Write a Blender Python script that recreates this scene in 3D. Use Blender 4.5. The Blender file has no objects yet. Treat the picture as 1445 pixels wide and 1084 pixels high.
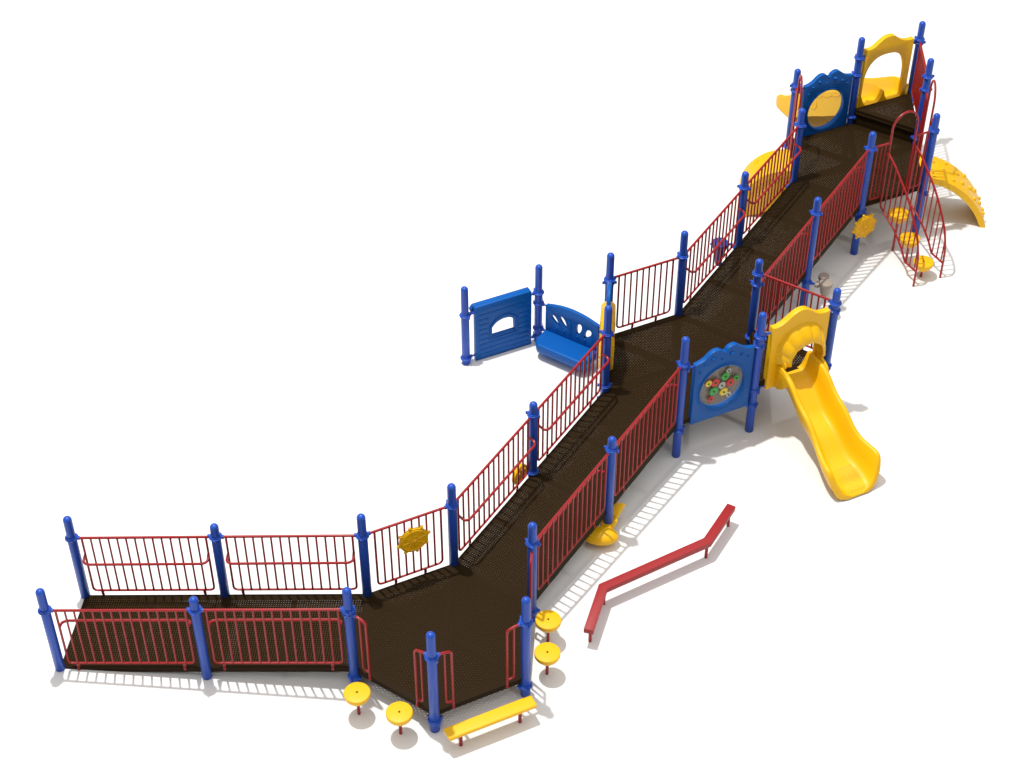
import bpy, bmesh, math, random
from math import sin, cos, pi, radians, sqrt, atan2
from mathutils import Vector, Matrix
from mathutils.geometry import tessellate_polygon
random.seed(4)
K = 1.2                      # all layout numbers below are in post spacings; one spacing = 1.2 m
scene = bpy.context.scene
col = scene.collection

# ------------------------------------------------------------------ camera
cam_d = bpy.data.cameras.new('camera')
cam = bpy.data.objects.new('camera', cam_d); col.objects.link(cam)
cam.location = Vector((2.3773, -10.9682, 13.6441)) * K
yaw, pit = 1.64174, 0.712623
F = Vector((cos(yaw)*cos(pit), sin(yaw)*cos(pit), -sin(pit)))
R = Vector((sin(yaw), -cos(yaw), 0)); U = R.cross(F)
roll = -0.0006
R2 = R*cos(roll) + U*sin(roll); U2 = -R*sin(roll) + U*cos(roll)
cam.rotation_euler = Matrix((R2, U2, -F)).transposed().to_euler()
cam_d.sensor_width = 36; cam_d.lens = 36*2403.06/1445
cam_d.clip_start = 0.1; cam_d.clip_end = 500
scene.camera = cam

# ------------------------------------------------------------------ light
world = bpy.data.worlds.new('World'); scene.world = world; world.use_nodes = True
bg = world.node_tree.nodes['Background']
# overhead studio softbox dome: bright above, dim towards the horizon
wn = world.node_tree; wt = wn.nodes.new('ShaderNodeTexCoord'); ws = wn.nodes.new('ShaderNodeSeparateXYZ')
wn.links.new(wt.outputs['Generated'], ws.inputs[0])
wm = wn.nodes.new('ShaderNodeMath'); wm.operation = 'MAXIMUM'; wn.links.new(ws.outputs['Z'], wm.inputs[0]); wm.inputs[1].default_value = 0
wp = wn.nodes.new('ShaderNodeMath'); wp.operation = 'POWER'; wn.links.new(wm.outputs[0], wp.inputs[0]); wp.inputs[1].default_value = 2.2
wa = wn.nodes.new('ShaderNodeMath'); wa.operation = 'MULTIPLY_ADD'; wn.links.new(wp.outputs[0], wa.inputs[0]); wa.inputs[1].default_value = 1.68; wa.inputs[2].default_value = 0.03
bg.inputs['Color'].default_value = (1.0, 0.98, 0.95, 1)
wn.links.new(wa.outputs[0], bg.inputs['Strength'])
ld = bpy.data.lights.new('studio_lamp', 'POINT'); ld.energy = 46000; ld.shadow_soft_size = 0.42
ld.color = (1.0, 0.985, 0.95)
lamp = bpy.data.objects.new('studio_lamp', ld); col.objects.link(lamp)
lamp.location = Vector((-3.3, 4.8, 28.5)) * K
scene.view_settings.view_transform = 'Standard'
scene.view_settings.look = 'None'
scene.view_settings.exposure = 0; scene.view_settings.gamma = 1
scene.view_settings.use_curve_mapping = False
scene.render.engine = 'CYCLES'
scene.cycles.use_denoising = True; scene.cycles.denoising_input_passes = 'RGB_ALBEDO_NORMAL'; scene.cycles.denoising_prefilter = 'NONE'; scene.cycles.denoising_quality = 'HIGH'; scene.cycles.use_adaptive_sampling = False; scene.cycles.sample_clamp_indirect = 4; scene.cycles.max_bounces = 8; scene.cycles.transparent_max_bounces = 24

# ------------------------------------------------------------------ materials
def mat(name, rgb, rough=0.4, spec=0.5, noise=0.0, bump=0.0, scale=60, coat=0.0):
    m = bpy.data.materials.new(name); m.use_nodes = True
    nt = m.node_tree; b = nt.nodes['Principled BSDF']
    b.inputs['Roughness'].default_value = rough
    b.inputs['Specular IOR Level'].default_value = spec
    b.inputs['Coat Weight'].default_value = coat
    b.inputs['Coat Roughness'].default_value = 0.12
    tc = nt.nodes.new('ShaderNodeTexCoord')
    n = nt.nodes.new('ShaderNodeTexNoise'); n.inputs['Scale'].default_value = scale; n.inputs['Detail'].default_value = 5
    nt.links.new(tc.outputs['Object'], n.inputs['Vector'])
    mx = nt.nodes.new('ShaderNodeMix'); mx.data_type = 'RGBA'
    mx.inputs['A'].default_value = (*[c*(1-noise) for c in rgb], 1)
    mx.inputs['B'].default_value = (*[min(1, c*(1+noise)) for c in rgb], 1)
    nt.links.new(n.outputs['Fac'], mx.inputs['Factor'])
    nt.links.new(mx.outputs['Result'], b.inputs['Base Color'])
    if bump:
        bp = nt.nodes.new('ShaderNodeBump'); bp.inputs['Strength'].default_value = bump; bp.inputs['Distance'].default_value = 0.002
        nt.links.new(n.outputs['Fac'], bp.inputs['Height']); nt.links.new(bp.outputs['Normal'], b.inputs['Normal'])
    return m
M = {
 'post':   mat('blue_powder_coat', (0.016, 0.075, 0.44), 0.36, 0.28, 0.04, coat=0.10),
 'bplast': mat('blue_plastic', (0.0008, 0.090, 0.37), 0.42, 0.22, 0.06, 0.0, 40),
 'red':    mat('red_powder_coat', (0.31, 0.008, 0.011), 0.35, 0.35, 0.04, coat=0.15),
 'redbeam':mat('red_vinyl_coat', (0.31, 0.013, 0.016), 0.5, 0.4, 0.05),
 'yellow': mat('yellow_plastic', (0.84, 0.465, 0.002), 0.42, 0.35, 0.05, 0.0, 40),
 'brown':  mat('brown_vinyl_coat', (0.0215, 0.0120, 0.0041), 0.6, 0.06, 0.12, 0.3, 90),
 'grey':   mat('taupe_plastic', (0.30, 0.25, 0.21), 0.5, 0.4, 0.08),
 'steel':  mat('bolt_steel', (0.55, 0.55, 0.56), 0.3, 0.5, 0.05),
 'navy':   mat('navy_plastic', (0.014, 0.045, 0.24), 0.45, 0.3),
 'green':  mat('green_plastic', (0.02, 0.36, 0.05), 0.4), 'gred': mat('red_plastic', (0.55, 0.02, 0.02), 0.4),
 'gyel':   mat('gear_yellow_plastic', (0.75, 0.55, 0.03), 0.4), 'gwhite': mat('pale_grey_plastic', (0.42, 0.43, 0.38), 0.4),
 'dgreen': mat('dark_green_plastic', (0.01, 0.07, 0.02), 0.4),
 'ground': mat('white_studio_floor', (0.80, 0.80, 0.80), 0.9, 0.1, 0.01, scale=3),
}
M['steel'].node_tree.nodes['Principled BSDF'].inputs['Metallic'].default_value = 0.9

def pane_mat(name, tint, gloss):
    m = bpy.data.materials.new(name); m.use_nodes = True; nt = m.node_tree; nt.nodes.clear()
    o = nt.nodes.new('ShaderNodeOutputMaterial'); t = nt.nodes.new('ShaderNodeBsdfTransparent'); t.inputs[0].default_value = (*tint, 1)
    g = nt.nodes.new('ShaderNodeBsdfGlossy'); g.inputs['Roughness'].default_value = 0.15; g.inputs['Color'].default_value = (.9, .9, .9, 1)
    d = nt.nodes.new('ShaderNodeBsdfDiffuse'); d.inputs[0].default_value = (.5, .48, .45, 1)
    a = nt.nodes.new('ShaderNodeMixShader'); a.inputs[0].default_value = gloss[1]
    x = nt.nodes.new('ShaderNodeMixShader'); fr = nt.nodes.new('ShaderNodeValue'); fr.outputs[0].default_value = gloss[0]
    nt.links.new(t.outputs[0], a.inputs[1]); nt.links.new(d.outputs[0], a.inputs[2])
    nt.links.new(fr.outputs[0], x.inputs[0]); nt.links.new(a.outputs[0], x.inputs[1]); nt.links.new(g.outputs[0], x.inputs[2])
    nt.links.new(x.outputs[0], o.inputs[0])
    return m
M['pane'] = pane_mat('clear_bubble_plastic', (.93, .93, .92), (0.03, 0.03))
M['gearpane'] = pane_mat('frosted_panel_plastic', (.88, .86, .84), (0.04, 0.32))

def perf_mat(name, a, r, hexa=True):
    """brown coated steel sheet with round punched holes (UV in post spacings)"""
    m = bpy.data.materials.new(name); m.use_nodes = True; nt = m.node_tree
    b = nt.nodes['Principled BSDF']; out = nt.nodes['Material Output']
    b.inputs['Base Color'].default_value = (0.025, 0.0140, 0.0048, 1); b.inputs['Roughness'].default_value = 0.6
    b.inputs['Specular IOR Level'].default_value = 0.05
    uv = nt.nodes.new('ShaderNodeUVMap'); uv.uv_map = 'UVMap'
    def grid(ox, oy, sx, sy):
        ad = nt.nodes.new('ShaderNodeVectorMath'); ad.operation = 'MULTIPLY_ADD'
        nt.links.new(uv.outputs[0], ad.inputs[0]); ad.inputs[1].default_value = (1/sx, 1/sy, 0); ad.inputs[2].default_value = (ox, oy, 0)
        fr = nt.nodes.new('ShaderNodeVectorMath'); fr.operation = 'FRACTION'; nt.links.new(ad.outputs[0], fr.inputs[0])
        sc = nt.nodes.new('ShaderNodeVectorMath'); sc.operation = 'MULTIPLY_ADD'; nt.links.new(fr.outputs[0], sc.inputs[0])
        sc.inputs[1].default_value = (sx, sy, 0); sc.inputs[2].default_value = (-sx/2, -sy/2, 0)
        ln = nt.nodes.new('ShaderNodeVectorMath'); ln.operation = 'LENGTH'; nt.links.new(sc.outputs[0], ln.inputs[0])
        return ln.outputs['Value']
    if hexa:
        g1 = grid(0, 0, a, a*sqrt(3)); g2 = grid(.5, .5, a, a*sqrt(3))
        mn = nt.nodes.new('ShaderNodeMath'); mn.operation = 'MINIMUM'
        nt.links.new(g1, mn.inputs[0]); nt.links.new(g2, mn.inputs[1]); d = mn.outputs[0]
    else: d = grid(0, 0, a, a)
    lt = nt.nodes.new('ShaderNodeMath'); lt.operation = 'LESS_THAN'; nt.links.new(d, lt.inputs[0]); lt.inputs[1].default_value = r
    tr = nt.nodes.new('ShaderNodeBsdfTransparent'); mx = nt.nodes.new('ShaderNodeMixShader')
    nt.links.new(lt.outputs[0], mx.inputs[0]); nt.links.new(b.outputs[0], mx.inputs[1]); nt.links.new(tr.outputs[0], mx.inputs[2])
    nt.links.new(mx.outputs[0], out.inputs['Surface'])
    return m
M['perf'] = perf_mat('perforated_brown_steel', 0.0340, 0.0059)
M['perframp'] = perf_mat('perforated_brown_ramp_steel', 0.0255, 0.0046, False)

# ------------------------------------------------------------------ mesh building
class MB:
    def __init__(s): s.v = []; s.f = []; s.uv = {}
    def add(s, vs, fs):
        o = len(s.v); s.v += [Vector(p) for p in vs]; s.f += [tuple(i+o for i in f) for f in fs]
    def tube(s, pts, r, seg=10, closed=False):
        pts = [Vector(p) for p in pts]; n = len(pts); rs = r if isinstance(r, (list, tuple)) else [r]*n
        T = []
        for i in range(n):
            a = pts[(i-1) % n] if (closed or i) else pts[i]; b = pts[(i+1) % n] if (closed or i < n-1) else pts[i]
            T.append((b-a).normalized())
        up = Vector((0, 0, 1)) if abs(T[0].z) < .9 else Vector((1, 0, 0))
        N = (up - T[0]*up.dot(T[0])).normalized(); vs = []
        for i in range(n):
            if i: N = (N - T[i]*N.dot(T[i])).normalized()
            B = T[i].cross(N)
            vs += [pts[i] + (N*cos(2*pi*k/seg) + B*sin(2*pi*k/seg))*rs[i] for k in range(seg)]
        fs = []
        for i in range(n if closed else n-1):
            j = (i+1) % n
            fs += [(i*seg+k, i*seg+(k+1) % seg, j*seg+(k+1) % seg, j*seg+k) for k in range(seg)]
        if not closed: fs += [tuple(range(seg))[::-1], tuple((n-1)*seg+k for k in range(seg))]
        s.add(vs, fs)
    def lathe(s, prof, c=(0, 0, 0), seg=24, axis=None, sx=1, sy=1):
        """prof: (radius, height) pairs around z, or around axis"""
        c = Vector(c); A = Matrix.Identity(3)
        if axis is not None: A = Vector((0, 0, 1)).rotation_difference(Vector(axis)).to_matrix()
        vs = []; n = len(prof)
        for r, h in prof:
            vs += [c + A @ Vector((r*sx*cos(2*pi*k/seg), r*sy*sin(2*pi*k/seg), h)) for k in range(seg)]
        fs = [(i*seg+k, i*seg+(k+1) % seg, (i+1)*seg+(k+1) % seg, (i+1)*seg+k) for i in range(n-1) for k in range(seg)]
        fs += [tuple(range(seg))[::-1], tuple((n-1)*seg+k for k in range(seg))]
        s.add(vs, fs)
    def ball(s, c, r, seg=12):
        rx, ry, rz = (r, r, r) if not isinstance(r, (list, tuple)) else r
        p = [(max(1e-4, sin(pi*i/8)), -cos(pi*i/8)*rz) for i in range(9)]
        s.lathe(p, c, seg, None, rx, ry)
    def box(s, c, ex, ey, ez, hx, hy, hz):
        c = Vector(c); ex, ey, ez = Vector(ex).normalized(), Vector(ey).normalized(), Vector(ez).normalized()
        vs = [c + ex*hx*a + ey*hy*b + ez*hz*d for a in (-1, 1) for b in (-1, 1) for d in (-1, 1)]
        s.add(vs, [(0, 1, 3, 2), (4, 6, 7, 5), (0, 4, 5, 1), (2, 3, 7, 6), (0, 2, 6, 4), (1, 5, 7, 3)])
    def grid(s, rows, closed_u=False):
        n = len(rows[0]); vs = [p for r in rows for p in r]; fs = []
        for i in range(len(rows)-1):
            for k in range(n if closed_u else n-1):
                fs.append((i*n+k, i*n+(k+1) % n, (i+1)*n+(k+1) % n, (i+1)*n+k))
        s.add(vs, fs)
    def plate(s, fr, loops, d0, d1):
        """loops of (t,z) in frame fr=(origin, e, n); extruded between offsets d0,d1 along n"""
        o, e, n = fr; P = lambda t, z, d: Vector((o.x+e.x*t+n.x*d, o.y+e.y*t+n.y*d, z))
        flat = [p for l in loops for p in l]; m = len(flat)
        tris = tessellate_polygon([[Vector((p[0], p[1], 0)) for p in l] for l in loops])
        vs = [P(t, z, d0) for t, z in flat] + [P(t, z, d1) for t, z in flat]
        fs = [tuple(t) for t in tris] + [tuple(i+m for i in t)[::-1] for t in tris]
        off = 0
        for l in loops:
            k = len(l)
            fs += [(off+i, off+(i+1) % k, off+m+(i+1) % k, off+m+i) for i in range(k)]; off += k
        s.add(vs, fs)
    def build(s, name, m, parent=None, origin=None, bevel=0, flat=False, uvf=None, auto=32):
        o3 = Vector(origin) if origin is not None else Vector((0, 0, 0))
        me = bpy.data.meshes.new(name); bm = bmesh.new()
        vs = [bm.verts.new((p-o3)*K) for p in s.v]
        for f in s.f:
            try: bm.faces.new([vs[i] for i in f])
            except ValueError: pass
        bmesh.ops.remove_doubles(bm, verts=bm.verts, dist=1e-5)
        bmesh.ops.recalc_face_normals(bm, faces=bm.faces)
        if bevel:
            es = [e for e in bm.edges if len(e.link_faces) == 2 and e.calc_face_angle(0) > radians(50)]
            bmesh.ops.bevel(bm, geom=es, offset=bevel*K, segments=2, affect='EDGES', profile=.5, clamp_overlap=True)
        for f in bm.faces: f.smooth = not flat
        for e in bm.edges:
            if len(e.link_faces) == 2 and e.calc_face_angle(0) > radians(auto): e.smooth = False
        if uvf:
            L = bm.loops.layers.uv.new('UVMap')
            for f in bm.faces:
                for l in f.loops: l[L].uv = uvf(l.vert.co/K + o3)
        bm.to_mesh(me); bm.free()
        me.materials.append(M[m] if isinstance(m, str) else m)
        ob = bpy.data.objects.new(name, me); col.objects.link(ob)
        po = Vector((0, 0, 0))
        if parent is not None:
            ob.parent = parent; po = Vector(parent.get('_o', (0, 0, 0)))
        ob.location = (o3 - po)*K
        if origin is not None: ob['_o'] = tuple(o3)
        return ob
def lab(o, text): o['label'] = text; return o
def empty(name, loc, label=None, cat=None, group=None, parent=None):
    o = bpy.data.objects.new(name, None); col.objects.link(o); o.location = Vector(loc)*K; o['_o'] = tuple(loc)
    o.empty_display_size = .2
    if label: o['label'] = label
    if cat: o['category'] = cat
    if group: o['group'] = group
    if parent: o.parent = parent
    return o
def fillet(pts, r, n=5):
    pts = [Vector(p) for p in pts]; out = [pts[0]]
    for i in range(1, len(pts)-1):
        a, b, c = pts[i-1], pts[i], pts[i+1]; u = (a-b); v = (c-b)
        q = min(r, u.length*.49, v.length*.49); p0 = b+u.normalized()*q; p1 = b+v.normalized()*q
        for k in range(n+1):
            t = k/n; out.append(p0*(1-t)**2 + b*2*t*(1-t) + p1*t*t)
    out.append(pts[-1]); return out
def smooth(pts, n=6):
    """Catmull-Rom through points"""
    pts = [Vector(p) for p in pts]; P_ = [pts[0]*2-pts[1]] + pts + [pts[-1]*2-pts[-2]]; out = []
    for i in range(1, len(P_)-2):
        a, b, c, d = P_[i-1:i+3]
        for k in range(n):
            t = k/n; out.append(.5*((2*b)+(c-a)*t+(2*a-5*b+4*c-d)*t*t+(3*b-a-3*c+d)*t**3))
    out.append(pts[-1]); return out
def smooth2(pts, n=5): return [(p.x, p.y) for p in smooth([(a, b, 0) for a, b in pts], n)]
def V3(p, z=0): return Vector((p[0], p[1], z))

# ------------------------------------------------------------------ plan
def d2(a): return Vector((cos(radians(a)), sin(radians(a))))
L = 1.5266
P = {'A3': Vector((0, 1)), 'B3': Vector((0, 0))}
def hexa(p0, ang):
    v = [p0.copy()]
    for k in range(5): v.append(v[-1]+d2(ang-60*k))
    return v
P['C'], P['D'], P['E'], P['F'] = hexa(P['A3'], 30)[1:5]
for i, (a, b) in enumerate((('A2', 'B2'), ('A1', 'B1'))):
    P[a] = P['A3']+d2(180)*L*(i+1); P[b] = P['B3']+d2(180)*L*(i+1)
rn = d2(60)
P['M1'] = P['C']+rn*L; P['G'] = P['C']+rn*2*L; P['M2'] = P['D']+rn*L; P['L'] = P['D']+rn*2*L
P['H'], P['I'], P['J'], P['K'] = hexa(P['G'], 90)[1:5]
P['M'] = P['J']+d2(-30)
P['N1'] = P['I']+rn*L; P['P'] = P['I']+rn*2*L; P['N2'] = P['J']+rn*L; P['V'] = P['J']+rn*2*L
P['Q'], P['R'], P['T'], P['U'] = hexa(P['P'], 90)[1:5]
P['S'] = P['R']+d2(30); P['Y'] = P['H']+d2(150); P['X'] = P['Y']+d2(-150)
D1, D2, D3, T2, T3 = .27, .53, .80, .735, 1.03
def frame(a, b, t0=0):
    """frame of the edge a->b: origin, direction, left normal"""
    e = (P[b]-P[a]).normalized(); return (P[a]+e*t0, e, Vector((-e.y, e.x)))
def fp(fr, t, d, z): o, e, n = fr; return Vector((o.x+e.x*t+n.x*d, o.y+e.y*t+n.y*d, z))

# ------------------------------------------------------------------ ground
g = MB(); g.add([(-130, -60, 0), (130, -60, 0), (130, 160, 0), (-130, 160, 0)], [(0, 1, 2, 3)])
go = g.build('ground', 'ground'); go['kind'] = 'structure'; go['label'] = 'seamless white floor under the playset'

root = empty('playset', (0, 0, 0), 'long playset of brown ramps and decks with blue posts, red railings and yellow slides', 'playset')

# ------------------------------------------------------------------ posts and clamps
RL, RU = .0505, .0460
def clamp(z, dirs, c, parent):
    m = MB()
    m.lathe([(RL-.004, -.026), (RL+.006, -.026), (RL+.010, -.022), (RL+.010, -.010), (RL+.020, -.006), (RL+.020, .006), (RL+.010, .010),
             (RL+.010, .022), (RL+.006, .026), (RL-.004, .026)], (c.x, c.y, z), 28)
    for a in dirs:
        e = V3(d2(a)); n = Vector((-e.y, e.x, 0))
        m.box(V3(c, z)+e*(RL+.019), e, n, (0, 0, 1), .016, .014, .018)
        m.tube([V3(c, z)+e*(RL+.02), V3(c, z)+e*(RL+.037)], .0125, 10)
    for a in (dirs[0]+90 if dirs else 90, dirs[0]-75 if dirs else -75):      # bolted ears of the two half rings
        e = V3(d2(a)); n = Vector((-e.y, e.x, 0))
        m.box(V3(c, z)+e*(RL+.020), e, n, (0, 0, 1), .017, .010, .017)
        m.ball(V3(c, z)+e*(RL+.020)+n*.010, .0055, 8)
    m.build('clamp', 'post', parent, origin=(c.x, c.y, z), bevel=.002)
def ang(a, b): v = P[b]-P[a]; return math.degrees(atan2(v.y, v.x))
def post(n, ztop, clamps, rl=None):
    c = P[n]; zc = clamps[0][0]
    m = MB(); pr = [(RL-.004, 0), (RL, .004), (RL, zc-.005), (RU+.001, zc+.012), (RU, zc+.02)]
    pr += [(RU*cos(k*pi/2/8), ztop+RU*sin(k*pi/2/8)) for k in range(8)] + [(.0008, ztop+RU)]
    m.lathe(pr, (c.x, c.y, 0), 32)
    o = m.build('post', 'post', root, origin=(c.x, c.y, 0), auto=50)
    for z, nb in clamps: clamp(z, [ang(n, b) if isinstance(b, str) else b for b in nb], c, o)
    return o
h1, h2, h3 = 1.402, 1.736, 1.866
rr = .875                                                     # top rail above its deck
post('A1', 1.153, [(.895, ['A2'])]); post('B1', 1.153, [(.895, ['B2'])])
post('A2', 1.153, [(1.02, ['A1', 'A3'])]); post('B2', 1.153, [(1.02, ['B1', 'B3'])])
post('A3', h1, [(1.145, ['A2', 'C']), (.15, ['C'])]); post('B3', h1, [(1.145, ['B2']), (1.105, ['F']), (.15, ['F'])])
post('C', h1, [(1.145, ['A3', 'M1']), (.15, ['A3'])]); post('D', h1, [(1.165, ['M2', 'E']), (.15, ['E'])])
post('E', h1, [(1.10, ['F', 'D']), (.15, ['F', 'D'])]); post('F', h1, [(1.10, ['E', 'B3']), (.15, ['E', 'B3'])])
post('M1', h1+.006, [(1.28, ['C', 'G']), (.42, [150])]); post('M2', h1+.006, [(1.285, ['D', 'L'])])
post('G', h2, [(1.385, ['M1', 'H']), (.60, ['H']), (.40, ['H'])]); post('H', h2, [(1.395, ['I', 'G']), (1.355, ['G']), (.62, ['Y']), (.13, ['Y'])])
post('I', h2, [(1.415, ['H', 'N1']), (.41, ['H'])])
post('J', h2, [(1.575, ['M']), (1.425, ['N2', 'K']), (.62, ['M'])])
post('K', h2, [(1.44, ['M', 'J']), (1.31, ['L']), (.645, ['M']), (.42, ['L'])])
post('L', h2, [(1.40, ['M2']), (1.345, ['K']), (.41, ['K'])])
post('M', h2, [(1.575, ['J']), (1.475, ['K']), (.645, ['K', 'J'])])
post('N1', 1.732, [(1.545, ['I', 'P']), (.62, [150])]); post('N2', 1.732, [(1.55, ['J', 'V']), (.49, [-30])])
post('P', h3, [(1.66, ['N1', 'Q']), (.69, ['Q'])]); post('Q', h3, [(1.66, ['P']), (1.585, ['R']), (.69, ['R'])])
post('V', h3, [(1.66, ['N2', 'U']), (.69, ['U']), (.60, [-60])]); post('U', h3, [(1.66, ['V', 'T']), (.69, ['V'])])
post('R', 2.096, [(1.83, ['S']), (1.57, ['Q']), (.905, ['S', 'T'])]); post('S', 2.096, [(1.865, ['R']), (1.82, ['T']), (.905, ['T', 'R'])])
post('T', 2.096, [(1.865, ['S']), (1.67, ['U']), (.905, ['S', 'R'])])
post('X', 1.145, [(.755, ['Y']), (.085, ['Y'])]); post('Y', 1.145, [(.77, ['X']), (.61, ['H']), (.21, ['H']), (.085, ['X'])])

# ------------------------------------------------------------------ decks
def inset(poly, d):
    n = len(poly); out = []
    if isinstance(d, (list, tuple)):                          # one distance per edge i -> i+1
        for i in range(n):
            a, b, c = poly[i-1], poly[i], poly[(i+1) % n]
            u = (b-a).normalized(); v = (c-b).normalized(); nu = Vector((-u.y, u.x)); nv = Vector((-v.y, v.x))
            d1, d2_ = d[i-1], d[i]; det = nu.x*nv.y-nu.y*nv.x      # solve x.nu = d1, x.nv = d2
            out.append(b+Vector(((d1*nv.y-d2_*nu.y)/det, (nu.x*d2_-nv.x*d1)/det)))
        return out
    for i in range(n):
        a, b, c = poly[i-1], poly[i], poly[(i+1) % n]
        u = (b-a).normalized(); v = (c-b).normalized(); nu = Vector((-u.y, u.x)); nv = Vector((-v.y, v.x))
        k = 1+nu.dot(nv); out.append(b+(nu+nv)*(d/k))
    return out
def ccw(poly):
    a = sum(poly[i].x*poly[(i+1) % len(poly)].y-poly[(i+1) % len(poly)].x*poly[i].y for i in range(len(poly)))
    return poly if a > 0 else poly[::-1]
def deck(names, z, th=.066, name='deck', label=None, halves=True, gap=.010):
    poly = ccw([P[n] for n in names]); c = sum(poly, Vector((0, 0)))/len(poly)
    outer = poly
    # frame: flat border sheet with openings + side skirt + seam beam
    m = MB(); e0 = (poly[0]-c).normalized()
    if halves: reg = [[poly[i], poly[(i+1) % 6], c] for i in range(6)]
    else: reg = [poly]
    openings = []
    for q in reg: openings.append(inset(q, .085 if not halves else [.085, .031, .031]))
    fr = (Vector((0, 0)), Vector((1, 0)), Vector((0, 1)))
    for q, op in zip(reg, openings):
        n = len(q)
        for i in range(n):
            j = (i+1) % n
            m.add([V3(q[i], z), V3(q[j], z), V3(op[j], z), V3(op[i], z)], [(0, 1, 2, 3)])
            zz = z-.0016-gap; m.add([V3(q[i], zz), V3(q[j], zz), V3(op[j], zz), V3(op[i], zz)], [(0, 1, 2, 3)])
    n = len(poly); inn = inset(poly, .014)
    for i in range(n):
        j = (i+1) % n
        m.add([V3(poly[i], z), V3(poly[j], z), V3(poly[j], z-th), V3(poly[i], z-th)], [(0, 1, 2, 3)])
        m.add([V3(inn[i], z-.001), V3(inn[j], z-.001), V3(inn[j], z-th), V3(inn[i], z-th)], [(0, 1, 2, 3)])
        m.add([V3(poly[i], z-th), V3(poly[j], z-th), V3(inn[j], z-th), V3(inn[i], z-th)], [(0, 1, 2, 3)])
    if halves:                                                # channel beams under the sheet
        for k in (0, 1, 2):
            a, b = poly[k], poly[k+3]; e = V3((b-a).normalized()); nn = Vector((-e.y, e.x, 0))
            m.box((V3(a)+V3(b))/2+Vector((0, 0, z-.036-.002*k)), e, nn, (0, 0, 1), (b-a).length/2-.02, .03+.001*k, .026)
    ob = m.build(name, 'brown', root, origin=(c.x, c.y, z), flat=True)
    if label: lab(ob, label)
    s = MB()
    for op in openings:
        for dz in (.0015, .0015+gap): s.add([V3(p, z-dz) for p in op], [tuple(range(len(op)))])
    s.build('perforated_sheet', 'perf', ob, origin=(c.x, c.y, z), flat=True, uvf=lambda p: (p.x, p.y))
    return ob
deck(['A3', 'B3', 'F', 'E', 'D', 'C'], D1, gap=.0118)
deck(['I', 'H', 'G', 'L', 'K', 'J'], D2, gap=.0082)
deck(['Q', 'P', 'V', 'U', 'T', 'R'], D3, gap=.0060)
def tri(names, z, zl, face):
    o = deck(names, z, th=.10, name='raised_deck', halves=False, gap=.0058)
    a, b = P[face[0]], P[face[1]]; e = V3((b-a).normalized()); n = Vector((-e.y, e.x, 0)); c = (V3(a)+V3(b))/2
    m = MB(); w = (b-a).length/2
    q = sum([P[k] for k in names], Vector((0, 0)))/3; s = 1 if (V3(q)-c).dot(n) > 0 else -1
    m.box(c+n*s*.006+Vector((0, 0, (zl-.04+z-.09)/2)), e, n, (0, 0, 1), w-.03, .0045, (z-.09-zl+.04)/2)     # kick plate
    m.box(c-n*s*.014+Vector((0, 0, z-.05)), e, n, (0, 0, 1), w-.07, .009, .012)
    for t in (-.3, .3): m.tube([c+e*t-n*s*.03+Vector((0, 0, z-.05)), c+e*t-n*s*.022+Vector((0, 0, z-.05))], .012, 10)
    m.build('kick_plate', 'brown', o, origin=(c.x, c.y, z), bevel=.002)
tri(['J', 'K', 'M'], T2, D2, ('J', 'K'))
tri(['R', 'T', 'S'], T3, D3, ('R', 'T'))
def ramp(a0, a1, b0, b1, z0, z1, gap=.0068):
    """perforated ramp between left edge a0-a1 and right edge b0-b1"""
    A0, A1, B0, B1 = P[a0], P[a1], P[b0], P[b1]
    e = (A1-A0).normalized(); w = (B0-A0).normalized(); ln = (A1-A0).length; wd = (B0-A0).length
    f = lambda t, u, dz=0: Vector((*(A0+e*t+w*u), z0+(z1-z0)*t/ln+dz))
    m = MB(); s = MB(); th = .066
    cuts = [0, ln/4, ln/2, ln*3/4, ln]; bd = .05
    def quad(t0, t1, u0, u1, mm, dz=0): mm.add([f(t0, u0, dz), f(t1, u0, dz), f(t1, u1, dz), f(t0, u1, dz)], [(0, 1, 2, 3)])
    dl = -.0016-gap
    quad(0, ln, 0, bd, m); quad(0, ln, wd-bd, wd, m); quad(0, ln, .016, bd, m, dl); quad(0, ln, wd-bd, wd-.016, m, dl)
    for i in range(4):
        t0, t1 = cuts[i], cuts[i+1]; k = .02
        quad(t0, t0+k, bd, wd-bd, m); quad(t1-k, t1, bd, wd-bd, m); quad(t0, t0+k, bd, wd-bd, m, dl); quad(t1-k, t1, bd, wd-bd, m, dl)
        quad(t0+k, t1-k, bd, wd-bd, s, -.0015); quad(t0+k, t1-k, bd, wd-bd, s, -.0015-gap)
    for u, du in ((0, .014), (wd, -.014)):
        for uu in (u, u+du):
            ps = []
            N = 24
            for i in range(N):
                ta, tb = ln*i/N, ln*(i+1)/N; q = lambda t: Vector((f(t, uu).x, f(t, uu).y, max(0.002, f(t, uu).z-th)))
                m.add([f(ta, uu), f(tb, uu), q(tb), q(ta)], [(0, 1, 2, 3)])
    for t in cuts[1:4]:
        for u in (wd/2,):
            c = f(t, u, -.03); 
            if c.z > .05: m.box(c, V3(e), V3(w), (0, 0, 1), .018, wd/2-.02, .022)
    o = m.build('ramp', 'brown', root, origin=f(0, wd/2), flat=True)
    s.build('perforated_sheet', 'perframp', o, origin=f(0, wd/2), flat=True, uvf=lambda p: ((Vector((p.x, p.y))-A0).dot(e), (Vector((p.x, p.y))-A0).dot(w)))
ramp('A1', 'A3', 'B1', 'B3', .012, D1); ramp('C', 'G', 'D', 'L', D1, D2, .0080); ramp('I', 'P', 'J', 'V', D2, D3, .0062)

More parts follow.
